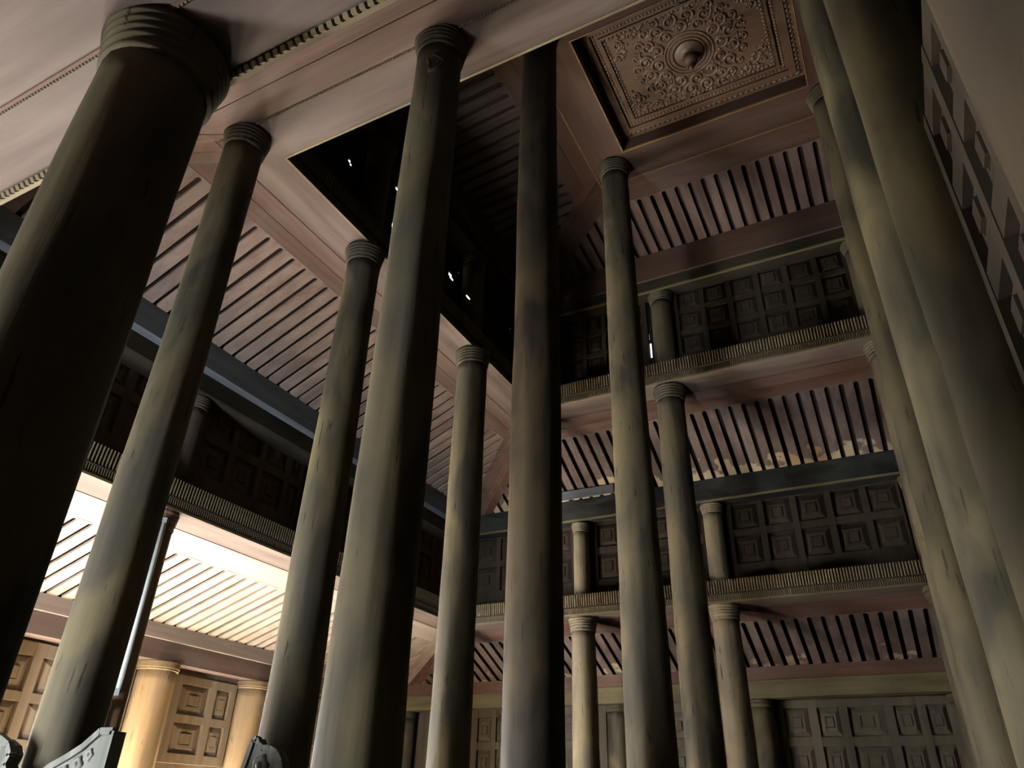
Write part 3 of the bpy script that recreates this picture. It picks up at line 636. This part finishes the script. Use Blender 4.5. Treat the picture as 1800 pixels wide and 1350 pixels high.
# scrolls: a spiral stem with a leaf tail, three rings of them
def scroll_mesh(turns, R_, r):
    mb = MB(); n = 26; prev = None; pts = []
    for i in range(n):
        t = i / (n - 1); a = turns * 2 * math.pi * t; q = R_ * (1 - .82 * t); pts.append((Vector((q * math.cos(a), q * math.sin(a), 0)), r * (1.15 - .45 * t)))
    tail = [(Vector((R_ * (1 + .0), -R_ * k * .5, 0)) + Vector((-.12 * R_ * k * k, 0, 0)), r * (1.1 - .3 * k)) for k in (2.4, 1.6, .8)]
    pts = tail + pts
    vs = []; fs = []
    for i, (p, rr) in enumerate(pts):
        d = (pts[min(i + 1, len(pts) - 1)][0] - pts[max(i - 1, 0)][0]).normalized(); nn = Vector((-d.y, d.x, 0))
        vs += [p + nn * rr, p + nn * rr * .5 + Vector((0, 0, -rr * 1.1)), p - nn * rr * .5 + Vector((0, 0, -rr * 1.1)), p - nn * rr]
    for i in range(len(pts) - 1):
        for k in range(3): fs.append((i * 4 + k, i * 4 + k + 1, (i + 1) * 4 + k + 1, (i + 1) * 4 + k))
    mb.add(vs, fs); blob(mb, (0, 0, 0), r * 1.6, r * 1.8); return mb
sm = scroll_mesh(1.35, .060, .0135).mesh('scroll', M['carve'], True)
sm2 = scroll_mesh(1.2, .044, .011).mesh('scroll', M['carve'], True)
def put_scroll(me, rad, a, rot, flip):
    o = bpy.data.objects.new('scroll', me); col.objects.link(o); o.parent = cc; o.matrix_parent_inverse = Matrix.Translation(cc.location).inverted()
    o.matrix_basis = Matrix.Translation(P(CX, CY, HP) + Vector((rad * math.cos(a), rad * math.sin(a), 0))) @ Matrix.Rotation(a + rot, 4, 'Z') @ Matrix.Diagonal((1, flip, 1, 1))
for k in range(12): put_scroll(sm, .285, 2 * math.pi * k / 12, .6, 1 if k % 2 else -1)
for k in range(16): put_scroll(sm, .385, 2 * math.pi * (k + .5) / 16, 1.9, 1 if k % 2 else -1)
for k in range(24): put_scroll(sm2, .47, 2 * math.pi * (k + .25) / 24, 2.6, 1 if k % 2 else -1)
lf = MB()
for k in range(170):
    a = random.uniform(0, 2 * math.pi); rr = random.uniform(.235, .515); c = P(CX, CY, HP) + Vector((rr * math.cos(a), rr * math.sin(a), 0)); blob(lf, c, random.uniform(.010, .019), random.uniform(.010, .022))
for sx in (0, 1):
    for sy in (0, 1):
        for k in range(34):
            px = random.uniform(.065, .15); py = random.uniform(.065, .21 - px)
            blob(lf, P(x0 + px if sx == 0 else x1 - px, y0 + py if sy == 0 else y1 - py, HP), random.uniform(.012, .024), random.uniform(.012, .022))
cbuild(lf, 'leaf_relief', 'carve', kind='stuff')
for sx in (0, 1):
    for sy in (0, 1):
        for (px, py, fl_) in ((.085, .085, 1), (.12, .075, -1), (.078, .118, -1)):
            o = bpy.data.objects.new('scroll', sm2); col.objects.link(o); o.parent = cc; o.matrix_parent_inverse = Matrix.Translation(cc.location).inverted()
            o.matrix_basis = Matrix.Translation(P(x0 + px if sx == 0 else x1 - px, y0 + py if sy == 0 else y1 - py, HP)) @ Matrix.Rotation(sx * 1.57 + sy * .9, 4, 'Z') @ Matrix.Diagonal((1, fl_, 1, 1))

# ---------------------------------------------------------------- tube lamp on the thin post
T0, T1 = .158, .474; tx, ty = -1.238, .888
nd = Vector((.80, -.60, 0)).normalized(); sd = Vector((.60, .80, 0)).normalized(); base = P(tx, ty, 0) + nd * .012
tl = empty('tube_lamp', P(tx, ty, T0), 'unlit fluorescent tube lamp fixed upright on the thin brown post', 'lamp')
def tbox(nm, mt, s0, s1, n0, n1, h0, h1):
    b = MB(); q = [base + sd * s + nd * n for s, n in ((s0, n0), (s1, n0), (s1, n1), (s0, n1))]
    A = [Vector((p.x, p.y, EYE + h0 * U)) for p in q]; B = [Vector((p.x, p.y, EYE + h1 * U)) for p in q]; b.hexa(A, B); return adopt(b.build(nm, M[mt]), tl)
tbox('housing', 'metal', -.038, .006, -.012, .03, T0, T1)
tbox('socket', 'metal', .004, .040, -.010, .034, T0 - .002, T0 + .008); tbox('socket', 'metal', .004, .040, -.010, .034, T1 - .008, T1 + .002)
m = MB(); pc = base + sd * .026 + nd * .012; lathe(m, (pc.x, pc.y), [(.019, EYE + (T0 + .008) * U), (.019, EYE + (T1 - .008) * U)], 16); adopt(m.build('tube', M['glass'], smooth=True), tl)
kn = empty('cable_knob', P(tx, ty, .138), 'dark round ceramic knob below the tube lamp', 'knob')
m = MB(); pc = base + sd * -.02 + nd * .01; zc = EYE + .139 * U
lathe(m, (pc.x, pc.y), [(.012, zc - .035), (.03, zc - .03), (.038, zc - .012), (.038, zc + .008), (.028, zc + .024), (.016, zc + .034)], 20); adopt(m.build('knob_body', M['dark_knob'], smooth=True), kn)
m = MB(); pc2 = base + sd * -.02; lathe(m, (pc2.x, pc2.y), [(.013, EYE - .35 * U), (.013, EYE + .132 * U)], 10); tag(m.build('conduit', M['cable'], smooth=True), 'grey green conduit running down the thin post', 'conduit')

# ---------------------------------------------------------------- carved tops of the shrine screens at the bottom edge
def carving(label, y, outline, th, bosses, foot):
    root = empty('carved_screen', P(sum(p[0] for p in outline) / len(outline), y, foot), label, 'carving')
    m = MB(); m.prism([P(x, y, h) for x, h in outline], Vector((0, th, 0))); adopt(m.build('back_plate', M['grey_carve']), root)
    n = len(outline); m = MB()
    for i in range(n - 1):
        a, b = P(outline[i][0], y, outline[i][1]), P(outline[i + 1][0], y, outline[i + 1][1])
        if outline[i][1] <= foot + .001 and outline[i + 1][1] <= foot + .001: continue
        for p, q in ((a, b),):
            d = (q - p).normalized(); nn = Vector((-d.z, 0, d.x)); o = Vector((0, -.012, 0))
            m.hexa([p + nn * .012 + o, q + nn * .012 + o, q - nn * .012 + o, p - nn * .012 + o], [p + nn * .012 - o, q + nn * .012 - o, q - nn * .012 - o, p - nn * .012 - o])
    adopt(m.build('rolled_edge', M['grey_carve']), root)
    for x, h, r in bosses:              # each carved leaf cluster is a domed rosette with petals
        c = P(x, y, h); m = MB(); vs = []; fs = []; n = 20; rings = [(1.0, 0), (.92, -.28), (.62, -.38), (.42, -.22), (.34, -.42), (.12, -.58)]
        for q, dz in rings:
            for k in range(n):
                a = 2 * math.pi * k / n; w = q * r * (1 + (.16 * math.cos(a * 5) if q > .5 else 0)); vs.append(c + Vector((w * math.cos(a), dz * r, w * math.sin(a))))
        for i in range(len(rings) - 1):
            for k in range(n): fs.append((i * n + k, i * n + (k + 1) % n, (i + 1) * n + (k + 1) % n, (i + 1) * n + k))
        fs.append(tuple((len(rings) - 1) * n + k for k in range(n))); m.add(vs, fs)
        adopt(m.build('leaf_boss', M['grey_carve'], smooth=True), root)
    return root
F = FLOOR
carving('grey carved screen top rising to a square end, right of the second column', .50,
        [(-.80, F), (-.80, .0), (-.775, .015), (-.756, .026), (-.735, .034), (-.715, .043), (-.705, .050), (-.696, .056), (-.678, .056), (-.678, F)], .05,
        [(-.735, .020, .030), (-.718, .028, .028), (-.705, .036, .022), (-.748, .008, .03), (-.722, .010, .03), (-.70, .015, .03)], F)
carving('grey carved scroll at the bottom left corner of the picture', .50,
        [(-.98, F), (-.98, .02), (-.95, .045), (-.92, .055), (-.875, .054), (-.850, .052), (-.834, .046), (-.826, .037), (-.830, .028), (-.820, .018), (-.815, .0), (-.815, F)], .05,
        [(-.858, .030, .045), (-.845, .008, .035), (-.90, .03, .04)], F)
carving('grey carved scroll in front of the column left of the central one', .70,
        [(-.712, F), (-.708, .03), (-.700, .064), (-.694, .066), (-.690, .060), (-.682, .056), (-.672, .056), (-.660, .051), (-.652, .042), (-.648, .030), (-.640, .02), (-.640, F)], .05,
        [(-.682, .038, .045), (-.665, .020, .03), (-.69, .012, .03)], F)
